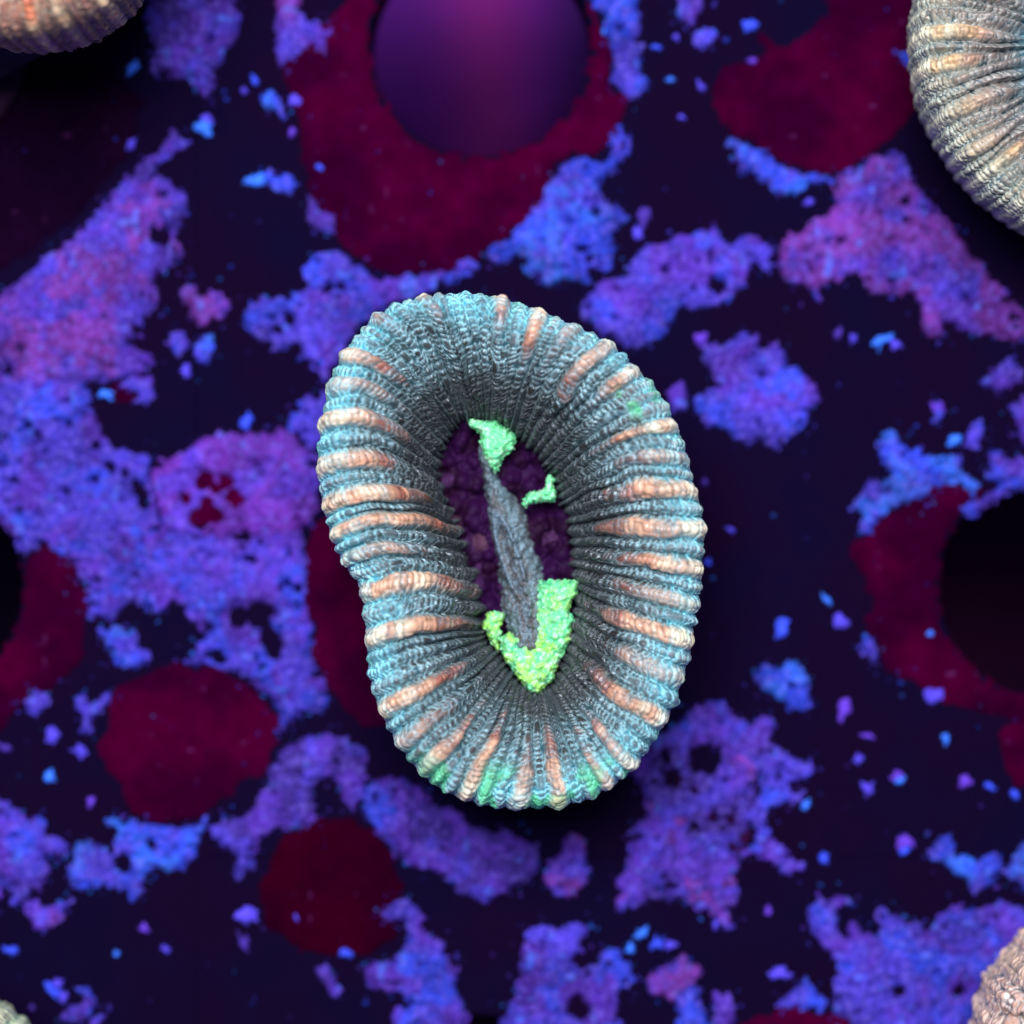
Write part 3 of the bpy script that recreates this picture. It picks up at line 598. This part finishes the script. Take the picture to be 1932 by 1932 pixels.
    d = np.clip(D[:, None] + 0.5 * wig * (1 - D[:, None] ** 2), -1, 1)
    side = np.clip(1 - d ** 2, 0, 1)
    perb = np.array([R.uniform(9.5, 12.5) for k in range(nb)])[RI][:, None] * bead_px
    # a row of papillae along each crest
    al = L / perb + phs + 2.4 * (vnoise(L * 0.035, RIc * 5.1, seed + 40) - 0.5)
    ce = np.floor(al); w = (al - ce - 0.5) * 2
    hC = hsh(ce + 50, RIc * 7, seed % 97); hD = hsh(ce + 90, RIc * 5 + 11, seed % 89)
    half = np.clip(7.0 * bead_px / (np.array([ribs[k][2] for k in range(nb)])[RI][:, None] / 2 * wloc), 0.42, 1.0)
    rC = ((D[:, None] + 0.30 * (hD - 0.5)) / (half * (0.85 + 0.35 * hC))) ** 2 + ((w + 0.3 * (hsh(ce + 20, RIc * 3 + 7, seed % 83) - 0.5)) / (0.80 + 0.30 * hC)) ** 2
    # loose papillae over the flanks and the tissue between
    def scatter(size, sd_):
        N = max(8, int(round(LO / size)))
        x = (S[:, None] % 1) * N + 0 * L; y = L / size
        ix, iy = np.floor(x), np.floor(y)
        best = np.full(L.shape, 9.0); hb = np.zeros(L.shape); hb2 = np.zeros(L.shape)
        for i in (-1, 0, 1):
            for j in (-1, 0, 1):
                ax = (ix + i) % N; ay = iy + j
                h0 = hsh(ax + 7, ay + 100, sd_); h1 = hsh(ax + 7, ay + 100, sd_ + 1); h2 = hsh(ax + 7, ay + 100, sd_ + 2)
                dx = (x - (ix + i + 0.5 + 0.7 * (h0 - 0.5))) * wl_; dy = y - (ay + 0.5 + 0.7 * (h1 - 0.5))
                q = (dx * dx + dy * dy) / (0.44 + 0.20 * h2) ** 2
                m_ = q < best
                best = np.where(m_, q, best); hb = np.where(m_, h2, hb); hb2 = np.where(m_, h0, hb2)
        return best, hb, hb2
    wl_ = np.ones_like(wloc)
    wl_ = np.clip(wloc, 0.45, 1.0)
    rA, hA, hA2 = scatter(10.0 * bead_px, 201 + seed)
    rB, hB, hB2 = scatter(18.0 * bead_px, 301 + seed)
    rB = rB * 3.0
    one = sstep(0.70, 0.50, wloc)
    rF = rA * (1 - one) + rB * one
    onc = sstep(half * 0.55, half * 1.1, np.abs(D[:, None]) + 0 * L)
    rF = rF + 3.0 * (1 - onc)
    cr = rC < rF
    r2 = np.where(cr, rC, rF); hc = np.where(cr, hC, hA); hc2 = np.where(cr, hD, hA2); hcm = hc
    bead = np.sqrt(np.clip(1 - r2, 0, 1)) * (0.6 + 0.6 * hcm) * np.where(cr, 1.15, 0.85)
    # orange stripe of the big ribs
    bb = np.array([mj[ribs[k][1]][2] if ribs[k][1] >= 0 else 0.0 for k in range(nb)])[RI][:, None]
    inten = np.array([mj[ribs[k][1]][3] if ribs[k][1] >= 0 else 0.0 for k in range(nb)])[RI][:, None]
    fj = f + 0.10 * (vnoise(L * 0.05, RIc * 2.3, seed + 8) - 0.5) * 2
    stripe = inten * sstep(bb + 0.22, bb - 0.10, fj) * ism * (0.58 + 0.42 * sstep(0.15, 0.65, fbm(L * 0.05, RIc * 4.3 + D[:, None] * 0.6, seed + 23, 2)))
    stripe = np.where(ism, stripe, 0.30 * R.rand(nb)[RI][:, None] * sstep(0.45, 0.15, fj))
    big = ism * sstep(bb + 0.30, bb, f)
    ridge = side ** 0.75
    ww = np.sqrt(wloc)
    # the crest of a big rib is a row of pleats; small ribs are strings of beads on nearly flat tissue
    pleat = np.cos(np.pi * w / 2) * (0.35 + 0.9 * hc)
    crest = (1 - np.abs(d)) ** 0.8
    flank = 0.10 + 0.90 * sstep(0.05, 1.15, PH)
    bump_m = (0.135 * (0.75 * ridge + 0.25 * crest) * (0.50 + 0.50 * big) + 0.020 * big * pleat * side ** 0.6) * flank
    bump_n = 0.092 * (0.7 * ridge + 0.3 * crest) * flank
    ribvar = (0.75 + 0.45 * R.rand(nb))[RI][:, None]
    hgt = np.where(ism, bump_m, bump_n) * ww * amp * ribvar * np.where(ism, 0.75 + 0.5 * vnoise(L * 0.02, RIc * 1.7, seed + 9), 0.30 + 1.15 * vnoise(L * 0.016, RIc * 1.7, seed + 9)) + 0.040 * bead * np.clip(wloc, 0.6, 1) * (1 - 0.45 * big) * (0.45 + 0.55 * flank) * amp * bead_px
    hgt = hgt + 0.008 * amp * (fbm(pos[..., 0] * 14, pos[..., 1] * 14 + pos[..., 2] * 9, seed + 12, 3) - 0.5) * 2
    hgt = np.where(hgt > 0.11 * amp, 0.11 * amp + 0.35 * (hgt - 0.11 * amp), hgt) - 0.054 * amp
    P2 = pos + nrm * hgt[..., None]
    # final normals
    du = np.roll(P2, -1, 0) - np.roll(P2, 1, 0); dv = np.gradient(P2, axis=1)
    n2 = np.cross(dv, du); n2 /= np.linalg.norm(n2, axis=2, keepdims=True) + 1e-12
    if (n2 * nrm).sum(2).mean() < 0: n2 = -n2
    # colours: pigment of the tissue, plus bead shading painted into the stripes
    LK = look
    shp = f.shape[1]
    F2 = np.broadcast_to(f, L.shape)
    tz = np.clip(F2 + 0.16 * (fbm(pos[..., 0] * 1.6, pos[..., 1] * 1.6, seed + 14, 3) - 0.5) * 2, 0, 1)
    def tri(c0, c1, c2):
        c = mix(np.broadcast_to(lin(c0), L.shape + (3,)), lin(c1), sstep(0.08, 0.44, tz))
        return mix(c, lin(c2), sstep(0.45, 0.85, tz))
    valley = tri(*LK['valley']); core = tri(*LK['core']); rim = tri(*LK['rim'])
    rr = np.sqrt(r2)
    c = mix(valley, rim, sstep(1.18, 0.90, rr))
    c = mix(c, core, sstep(0.84, 0.60, rr) * (0.75 + 0.25 * hc2))
    vj = vnoise(L * 0.22, RIc * 9.3 + D[:, None] * 2.5, seed + 15); vk = fbm(L * 0.06, RIc * 3.3, seed + 16, 2)
    oc = mix(np.broadcast_to(lin(LK['cream']), L.shape + (3,)), lin(LK['orange']), sstep(0.10, 0.40, F2 / np.maximum(bb, 0.15) * 0.55 + 0.5 * (vk - 0.4)))
    oc = mix(oc, lin(LK['rust']), sstep(0.75, 1.05, F2 / np.maximum(bb, 0.15) + 0.6 * (vk - 0.5)))
    oc = mix(oc, lin(LK['cream']), sstep(0.55, 0.95, np.abs(d) + 0.25 * (vj - 0.5)) * 0.65)
    oc = oc * (0.66 + 0.50 * vj)[..., None] * (0.60 + 0.50 * sstep(1.25, 0.6, rr))[..., None]  # stripe darkened between the beads, their shading put into the colour
    c = mix(c, oc, stripe * sstep(1.0, 0.45, np.abs(d + 0.15 * (vj - 0.5))))
    if green is not None:
        gm = green(X, Y, F2) * sstep(0.50, 0.64, fbm(pos[..., 0] * 5, pos[..., 1] * 5, seed + 18, 2))
        c = mix(c, lin((96, 214, 140)), gm * (1 - 0.6 * stripe) * 0.85)
    c = c * (0.78 + 0.44 * fbm(pos[..., 0] * 9, pos[..., 1] * 9 + pos[..., 2] * 5, seed + 19, 2))[..., None]
    root = empty(name, (float(P(*origin, zref)[0]), float(P(*origin, zref)[1]), 0.0))
    off = np.array(root.location)
    flip = (np.cross(np.roll(P2, -1, 0)[:, :-1] - P2[:, :-1], P2[:, 1:] - P2[:, :-1]) * n2[:, :-1]).sum(2).mean() < 0
    for k in range(nb):
        c0, c1 = colr[k]
        ii = np.arange(c0, c1 + 1) % ns
        nn = len(ii)
        idx = np.arange(nn * npn).reshape(nn, npn)
        fc = np.stack([idx[:-1, :-1].ravel(), idx[1:, :-1].ravel(), idx[1:, 1:].ravel(), idx[:-1, 1:].ravel()], 1)
        v = P2[ii].reshape(-1, 3)
        if flip: fc = fc[:, ::-1]
        ob = new_mesh('ridge', v - off, fc, M_TISSUE, root, c[ii].reshape(-1, 3), n2[ii].reshape(-1, 3))
        if ribs[k][1] >= 0 and mj[ribs[k][1]][3] > 0.6: ob['label'] = LK.get('ridge', 'ridge with an orange and cream stripe')
    # stony stalk from under the rim down to the rack
    st = S[::4]; b0 = P2[::4, 0, :]
    ctr = np.array([b0[:, 0].mean(), b0[:, 1].mean()])
    sxy = np.array([float(q_) for q_ in P(*seat)])
    rings = []; nst = len(b0); lev = np.linspace(0, 1, 16)
    for t in lev:
        k_ = 1.0 - 0.10 * sstep(0, .15, t) - 0.38 * t
        xy = ctr + (b0[:, :2] - ctr) * k_ + (sxy - ctr) * t ** 1.3
        zz = b0[:, 2] * (1 - t) + 0.0 * t
        zz = zz + (0.05 if t == 0 else 0)
        jit = 1 + 0.05 * (fbm(np.cos(st * 6.283) * 6 + 20 + t * 3, np.sin(st * 6.283) * 6 + 20, seed + 30, 3) - 0.5)
        rings.append(np.stack([ctr[0] + (xy[:, 0] - ctr[0]) * jit, ctr[1] + (xy[:, 1] - ctr[1]) * jit, zz + 0.10 * t], 1))
    v = np.concatenate(rings); idx = np.arange(len(v)).reshape(16, nst)
    fc = np.stack([idx[:-1].ravel(), idx[1:].ravel(), np.roll(idx, -1, 1)[1:].ravel(), np.roll(idx, -1, 1)[:-1].ravel()], 1)
    cc = mix(np.broadcast_to(lin((52, 40, 66)), (len(v), 3)), lin((28, 14, 40)), np.repeat(lev, nst))
    cc = cc * (0.6 + 0.8 * fbm(v[:, 0] * 4, v[:, 2] * 4 + v[:, 1] * 3, seed + 31, 3))[:, None]
    stk = new_mesh('stalk', v - off, fc, M_SKEL, root, cc)
    stk['label'] = 'dark stony stalk under the ridged rim'
    # ceramic plug: disc on the rack, stem down the hole
    an = np.linspace(0, 2 * np.pi, 64, endpoint=False)
    prof = [(0.0, 0.16), (0.9, 0.16), (1.02, 0.15), (1.07, 0.10), (1.07, 0.03), (1.04, 0.004), (0.93, 0.004), (0.93, -0.5), (0.85, -1.0), (0.0, -1.0)]
    pr = 207 * K
    v = np.concatenate([np.stack([sxy[0] + pr * r_ * np.cos(an), sxy[1] + pr * r_ * np.sin(an), np.full(64, z_)], 1) for r_, z_ in prof])
    idx = np.arange(len(v)).reshape(len(prof), 64)
    fc = np.stack([idx[:-1].ravel(), idx[1:].ravel(), np.roll(idx, -1, 1)[1:].ravel(), np.roll(idx, -1, 1)[:-1].ravel()], 1)
    cc = mix(np.broadcast_to(lin((40, 6, 34)), (len(v), 3)), lin((26, 8, 44)), fbm(v[:, 0] * 3, v[:, 1] * 3, seed + 33, 3))
    new_mesh('plug', v - off, fc, M_SKEL, root, cc)['label'] = 'dark crusted plug seated in the rack hole'
    tag(root, label, 'coral', group)
    return root, off

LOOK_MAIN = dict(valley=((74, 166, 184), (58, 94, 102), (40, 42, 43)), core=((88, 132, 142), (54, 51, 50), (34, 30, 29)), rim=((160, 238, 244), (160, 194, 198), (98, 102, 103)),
                 cream=(244, 226, 192), orange=(220, 164, 130), rust=(170, 100, 80))
OUT = [(880,553),(940,560),(1000,577),(1060,602),(1110,625),(1155,652),(1200,690),(1240,735),(1270,785),(1295,845),(1310,905),(1325,960),(1330,1010),(1328,1065),(1323,1120),(1313,1180),(1305,1235),(1288,1290),(1266,1345),(1237,1395),(1198,1448),(1148,1488),(1080,1516),(1000,1525),(925,1520),(860,1502),(803,1470),(768,1430),(738,1385),(709,1330),(695,1280),(688,1220),(684,1160),(672,1105),(644,1065),(625,1020),(608,960),(597,900),(600,840),(607,790),(622,735),(640,678),(668,640),(704,602),(752,575),(812,559)]
INN = [(885,792),(930,800),(968,822),(1000,848),(1026,882),(1043,910),(1052,945),(1065,975),(1072,1010),(1074,1050),(1080,1090),(1080,1130),(1073,1180),(1065,1220),(1055,1260),(1035,1290),(1010,1302),(985,1290),(960,1265),(940,1235),(920,1210),(907,1170),(905,1130),(898,1095),(880,1060),(868,1020),(862,985),(846,945),(837,905),(837,870),(850,830),(868,803)]
MAJ = [((795,562),(890,792),.20,.85),((943,560),(925,796),.22,.8),((1020,582),(950,808),.34,1),((1090,612),(972,825),.25,.45),((1153,650),(993,843),.50,.85),((1207,694),(1015,868),.40,.8),((1282,800),(1043,908),.56,1),
 ((1308,868),(1050,940),.40,.55),((1327,925),(1062,968),.55,1),((1334,1000),(1070,1005),.66,.9),((1328,1078),(1073,1045),.56,1),((1320,1140),(1080,1090),.55,.6),((1310,1205),(1080,1130),.68,1),((1293,1285),(1072,1180),.55,.6),((1262,1362),(1062,1225),.62,.95),
 ((1205,1448),(1045,1275),.52,.8),((1155,1488),(1033,1290),.48,.7),((1055,1524),(1018,1300),.55,.95),((975,1528),(1003,1300),.46,.8),((868,1508),(980,1287),.56,1),((790,1462),(962,1266),.48,.9),((748,1408),(948,1246),.40,.6),((712,1345),(932,1222),.64,1),
 ((686,1208),(908,1185),.72,1),((676,1120),(903,1120),.78,1),((640,1062),(878,1055),.55,.55),((622,1015),(865,1000),.82,1),((607,960),(855,965),.72,1),((592,890),(838,915),.55,1),((603,805),(835,875),.60,1),((618,740),(842,845),.50,.5),((640,670),(855,822),.44,.95),((705,598),(872,800),.2,.5)]
def green_main(X, Y, F):
    g = sstep(1395, 1455, Y) * sstep(0.50, 0.15, F)
    g = np.maximum(g, 0.8 * sstep(60, 20, np.hypot(X - 1205, Y - 748)))
    g = np.maximum(g, 0.6 * sstep(50, 10, np.hypot(X - 1140, Y - 640)))
    g = np.maximum(g, 0.5 * sstep(40, 10, np.hypot(X - 1300, Y - 1190)))
    return np.maximum(g, 0.35 * sstep(0.12, 0.0, F))
ZR = 1.65
main, moff = ring_coral('ridged_coral', 'grey oval coral with orange striped ridges and a green-flecked mouth, in the middle', scale_poly(OUT, 1.02), scale_poly(INN, (1.07, 1.025)), MAJ, 1.42, 1.08, 0.72, ZR, 21,
                        nphi=340, samp=(18, 24), bead_px=1.05, look=LOOK_MAIN, origin=(966, 1040), seat=(907, 1106), green=green_main, bow=lambda x, y: np.where(x < 966, np.interp(y, [950, 1345], [40, 5]), np.interp(y, [850, 1200], [25, -10])) * np.clip(np.abs(x - 966) / 220, 0, 1), group='ridged corals on the rack')

# mouth of the central coral
ZM = 1.35
def shift_parent(ob):
    ob.parent = main; ob.location = (-moff[0], -moff[1], -moff[2]); return ob
def lumps(px, py, seed, cell=26.0):                # rounded mounds packed side by side
    h = np.full(px.shape, 0.0); idn = np.zeros(px.shape)
    gx = np.floor(px / cell); gy = np.floor(py / cell)
    for i in (-1, 0, 1):
        for j in (-1, 0, 1):
            ax, ay = gx + i, gy + j
            cx = (ax + 0.5 + 0.9 * (hsh(ax + 900, ay + 900, seed) - 0.5)) * cell; cy = (ay + 0.5 + 0.9 * (hsh(ax + 900, ay + 900, seed + 1) - 0.5)) * cell
            r = cell * (0.45 + 0.55 * hsh(ax + 900, ay + 900, seed + 2))
            q = np.clip(1 - ((px - cx) ** 2 + (py - cy) ** 2) / r ** 2, 0, 1) ** 0.7
            idn = np.where(q > h, hsh(ax + 900, ay + 900, seed + 3), idn); h = np.maximum(h, q)
    return h, idn
def mouth_col(px, py, sd, hr, seed):
    n = fbm(px * 0.02 + py * 0.007, py * 0.02 - px * 0.005, seed + 1, 3)
    c = mix(np.broadcast_to(lin((44, 10, 52)), px.shape + (3,)), lin((36, 8, 36)), sstep(0.35, 0.65, n))
    h, idn = lumps(px, py, 401)
    c = mix(c, lin((84, 46, 92)), sstep(0.84, 0.9, idn) * sstep(0.1, 0.8, h) * 0.6)
    return mix(c, lin((96, 58, 62)), sstep(0.95, 0.98, idn) * sstep(0.1, 0.8, h) * 0.5)
def mouth_z(px, py):
    h, _ = lumps(px, py, 401); h2, _ = lumps(px + 13, py + 7, 431, 47.0)
    return 0.10 * h + 0.12 * h2
shift_parent(growth('oral_disc', scale_poly(INN, 1.35), M_MOUTH, mouth_col, z0=0.82, zref=ZM, th=0.05, edge=6, step=3, warp=(0, 0, 0), lump=0.1, seed=500, zf=mouth_z))['label'] = 'dark plum fleshy floor of the mouth'

COLUMN = [(906,845),(922,852),(938,878),(944,905),(962,928),(984,952),(1001,983),(1010,1018),(1019,1055),(1030,1090),(1036,1120),(1038,1160),(1030,1200),(1022,1235),(996,1244),(970,1234),(960,1190),(952,1140),(942,1090),(930,1040),(923,1000),(918,960),(913,915),(909,880)]
def axis_d(px, py):                                # the folded lip lying on the column
    cx, cy = 962, 1052; an = math.radians(72)
    u = (px - cx) * math.cos(an) + (py - cy) * math.sin(an); v = -(px - cx) * math.sin(an) + (py - cy) * math.cos(an)
    return u, v
def column_z(px, py):
    u, v = axis_d(px, py)
    e = np.sqrt((u / 82) ** 2 + (v / 17) ** 2)
    lip = 0.06 * np.exp(-((e - 1) / 0.22) ** 2) - 0.035 * np.exp(-(v / 4) ** 2) * (np.abs(u) < 80)
    lip = lip * sstep(110, 60, u)
    crest = 0.05 * np.exp(-((px - (905 + (py - 850) * 0.16)) / 10) ** 2) * sstep(1010, 900, py)
    fib = 0.022 * (fbm(px * 0.12 + py * 0.02, py * 0.035, 77, 3) - 0.5) * 2
    return lip + crest + fib + 0.20 * sstep(1050, 1230, py) + 0.10 * sstep(900, 830, py)
def column_col(px, py, sd, hr, seed):
    n = fbm(px * 0.16, py * 0.07, seed + 1, 3); n2 = vnoise(px * 0.42, py * 0.3, seed + 2)
    c = mix(np.broadcast_to(lin((112, 126, 132)), px.shape + (3,)), lin((102, 98, 97)), sstep(0.40, 0.62, n))
    u, v = axis_d(px, py)
    c = mix(c, lin((116, 142, 150)), np.exp(-((px - (915 + (py - 850) * 0.42)) / 14) ** 2) * 0.55 + 0.3 * sstep(8, 1, sd))
    c = mix(c, lin((36, 34, 48)), sstep(0.60, 0.82, n2) * 0.5)
    e = np.sqrt((u / 82) ** 2 + (v / 17) ** 2)
    c = mix(c, lin((128, 150, 168)), np.exp(-((e - 1) / 0.16) ** 2) * 0.7 * sstep(70, 20, u))
    c = mix(c, lin((50, 52, 64)), np.exp(-(v / 3) ** 2) * 0.6 * (np.abs(u) < 75))
    return mix(c, lin((150, 180, 196)), sstep(0.80, 0.95, vnoise(px * 0.5, py * 0.35, seed + 6)) * 0.6)
shift_parent(growth('mouth_fold', COLUMN, M_FOLD, column_col, z0=0.98, zref=ZM, th=0.24, edge=12, step=1.6, warp=(2, 3, 3), lump=0.25, lfreq=0.10, seed=510, zf=column_z))['label'] = 'grey-blue folded lip running down the mouth'

G1, G2, G3, G4 = lin((126, 234, 158)), lin((168, 238, 112)), lin((78, 180, 140)), lin((208, 250, 206))
def green_col(px, py, sd, hr, seed):
    n = fbm(px * 0.05, py * 0.05, seed + 1, 3); n2 = fbm(px * 0.11, py * 0.11, seed + 2, 3)
    c = mix(np.broadcast_to(G1, px.shape + (3,)), G2, sstep(0.34, 0.60, n) * sstep(1060, 1180, py))
    h, idn = lumps(px, py, 611, 11.0)
    c = mix(c, G3, np.maximum(sstep(0.55, 0.75, n2) * 0.5, sstep(0.45, 0.15, h) * 0.75))
    return mix(c, G4, sstep(0.66, 0.8, vnoise(px * 0.2, py * 0.2, seed + 3)) * 0.6) * 0.95
def green_z(px, py):
    h, _ = lumps(px, py, 611, 11.0)
    return 0.06 * np.abs(fbm(px * 0.06, py * 0.05, 88, 3) - 0.5) * 2 + 0.038 * h
GREENS = [
 ([(890,797),(930,796),(952,808),(970,826),(962,850),(945,866),(934,890),(924,872),(910,852),(905,818),(893,808)], 1.22, 0.09, 'mint green flap at the upper end of the mouth'),
 ([(1038,897),(1044,905),(1044,942),(1018,944),(1004,948),(992,957),(988,948),(1002,932),(1018,927),(1032,922)], 1.18, 0.08, 'small beaded green patch on the right side of the mouth'),
 ([(1016,1096),(1052,1098),(1084,1100),(1084,1130),(1070,1150),(1080,1172),(1075,1205),(1058,1232),(1046,1272),(1028,1298),(1008,1304),(986,1292),(966,1264),(950,1236),(944,1208),(960,1198),(974,1200),(998,1214),(1010,1188),(1014,1158),(1016,1125)], 1.24, 0.09, 'large lime green patch curving round the lower end of the mouth'),
 ([(924,1160),(946,1162),(941,1190),(936,1226),(926,1206),(916,1182)], 1.18, 0.08, 'narrow green strip on the left side of the mouth'),
]
for i, (poly, z0, th, lab) in enumerate(GREENS):
    shift_parent(growth('green_tissue', poly, M_GREEN, green_col, z0=z0, zref=ZM, th=th, edge=6, step=1.4, warp=(2, 4, 3.5, 1.5), lump=0.2, lfreq=0.13, seed=520 + 9 * i, zf=green_z))['label'] = lab

# ------------------------------------------------------------------ neighbouring corals, cut off by the frame
def oval(cx, cy, rx, ry, n, rot=0, wob=0.03, seed=0):
    R = np.random.RandomState(seed); p = []
    ph = R.rand(3) * 6
    for k in range(n):
        a = 2 * math.pi * k / n
        r = 1 + wob * (math.sin(2 * a + ph[0]) + 0.6 * math.sin(3 * a + ph[1]) + 0.4 * math.sin(5 * a + ph[2]))
        x, y = rx * r * math.cos(a), ry * r * math.sin(a)
        p.append((cx + x * math.cos(rot) - y * math.sin(rot), cy + x * math.sin(rot) + y * math.cos(rot)))
    return p
def side_coral(name, label, cx, cy, rx, ry, ix, iy, nmaj, zo, zi, crown, zref, seed, look, origin, blen=(0.35, 0.6), **kw):
    out = oval(cx, cy, rx, ry, 40, seed=seed); inn = oval(cx, cy, ix, iy, 28, seed=seed + 1)
    R = np.random.RandomState(seed + 2); mj = []
    for k in range(nmaj):
        a = 2 * math.pi * (k + 0.5 * (R.rand() - 0.5)) / nmaj
        mj.append(((cx + rx * math.cos(a), cy + ry * math.sin(a)), (cx + ix * math.cos(a), cy + iy * math.sin(a)), R.uniform(*blen), R.choice([1.0, 0.9, 0.55])))
    root, off = ring_coral(name, label, out, inn, mj, zo, zi, crown, zref, seed, look=look, origin=origin, group='ridged corals on the rack', **kw)
    ob = growth('oral_disc', oval(cx, cy, ix * 1.3, iy * 1.3, 28), M_MOUTH, mouth_col, z0=zi - 0.6, zref=zref, th=0.05, edge=6, step=6, warp=(0, 0, 0), lump=0.1, seed=seed + 77, zf=mouth_z)
    ob.parent = root; ob.location = (-off[0], -off[1], -off[2])
    return root
LOOK_TR = dict(valley=((44, 78, 90), (54, 72, 78), (48, 112, 128)), core=((130, 126, 112), (126, 110, 100), (84, 120, 126)), rim=((180, 186, 172), (180, 174, 164), (116, 166, 176)),
               cream=(248, 234, 196), orange=(236, 190, 138), rust=(196, 142, 110), ridge='ridge with a cream and tan stripe')
LOOK_TL = dict(valley=((44, 34, 42), (50, 30, 32), (54, 44, 46)), core=((140, 98, 80), (190, 128, 100), (120, 96, 90)), rim=((110, 100, 96), (190, 172, 146), (120, 112, 110)),
               cream=(240, 206, 160), orange=(230, 128, 88), rust=(210, 84, 70), ridge='ridge with a cream and coral-red stripe')
LOOK_BR = dict(valley=((84, 84, 92), (84, 104, 108), (60, 92, 104)), core=((204, 154, 132), (160, 138, 126), (112, 128, 130)), rim=((214, 194, 182), (176, 180, 172), (124, 160, 166)),
               cream=(240, 200, 170), orange=(238, 178, 134), rust=(214, 176, 110), ridge='ridge with a peach and yellow stripe')
LOOK_BL = dict(valley=((120, 150, 110), (100, 130, 100), (60, 92, 84)), core=((206, 214, 164), (160, 170, 130), (104, 124, 118)), rim=((200, 230, 180), (170, 190, 150), (120, 158, 144)),
               cream=(236, 230, 184), orange=(200, 226, 160), rust=(180, 190, 130), ridge='ridge with a pale green stripe')
side_coral('ridged_coral', 'round grey coral with cream and tan ridges in the top right corner', 2166, 64, 440, 440, 120, 120, 34, 1.45, 0.85, 0.55, 1.45, 41, LOOK_TR, (2166, 64), seat=(1979, 86), blen=(0.2, 0.42), nphi=270, samp=(11, 15), spacing=28, wall=0.8, amp=1.2, bead_px=1.0)
side_coral('ridged_coral', 'tall coral with red and cream beaded ridges in the top left corner', 30, -225, 318, 305, 90, 90, 26, 2.25, 1.7, 0.55, 2.25, 53, LOOK_TL, (30, -225), seat=(-166, 86), blen=(0.3, 0.6), nphi=230, samp=(10, 14), spacing=26, wall=0.7, curl=0.25, bead_px=0.9, amp=1.15)
side_coral('ridged_coral', 'coral with peach and yellow lumpy ridges in the bottom right corner', 2138, 1968, 292, 290, 80, 80, 15, 1.5, 0.9, 0.6, 1.5, 67, LOOK_BR, (2138, 1968), seat=(1979, 2125), blen=(0.4, 0.7), nphi=230, samp=(12, 18), spacing=44, amp=1.6, bead_px=1.6)
side_coral('ridged_coral', 'sliver of pale green coral in the bottom left corner', -196, 2156, 300, 300, 90, 90, 20, 1.5, 0.9, 0.6, 1.5, 79, LOOK_BL, (-196, 2156), seat=(-166, 2125), blen=(0.4, 0.7), nphi=180, samp=(12, 16), spacing=40, amp=1.4, bead_px=1.5)

# ------------------------------------------------------------------ rounded rock on the tank floor, seen through the top hole
nu, nv = 72, 40
U, W = np.meshgrid(np.linspace(0, 2 * np.pi, nu, endpoint=False), np.linspace(0.0, np.pi * 0.62, nv))
dx, dy, dz = np.sin(W) * np.cos(U), np.sin(W) * np.sin(U), np.cos(W)
rr = 2.55 * (1 + 0.10 * (fbm(dx * 2 + 5, dy * 2 + dz * 2 + 5, 900, 3) - 0.5))
rv = np.stack([(rr * dx * 1.05).ravel(), (rr * dy).ravel(), (rr * dz * 0.95 + 1.0).ravel()], 1)
idx = np.arange(nu * nv).reshape(nv, nu)
rf = np.stack([idx[:-1].ravel(), idx[1:].ravel(), np.roll(idx, -1, 1)[1:].ravel(), np.roll(idx, -1, 1)[:-1].ravel()], 1)
rn = fbm(rv[:, 0] * 0.45 + 3, rv[:, 1] * 0.25 + 8, 905, 2)
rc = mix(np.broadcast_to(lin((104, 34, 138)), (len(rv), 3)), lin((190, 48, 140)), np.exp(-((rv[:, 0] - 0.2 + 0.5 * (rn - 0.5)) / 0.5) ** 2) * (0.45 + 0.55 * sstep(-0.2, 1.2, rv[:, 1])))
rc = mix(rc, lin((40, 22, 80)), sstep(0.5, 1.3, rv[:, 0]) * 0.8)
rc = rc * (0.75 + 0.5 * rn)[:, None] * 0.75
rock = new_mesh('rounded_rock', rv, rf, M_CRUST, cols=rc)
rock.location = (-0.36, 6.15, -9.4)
tag(rock, 'rounded purple and magenta rock seen through the hole at the top', 'rock')
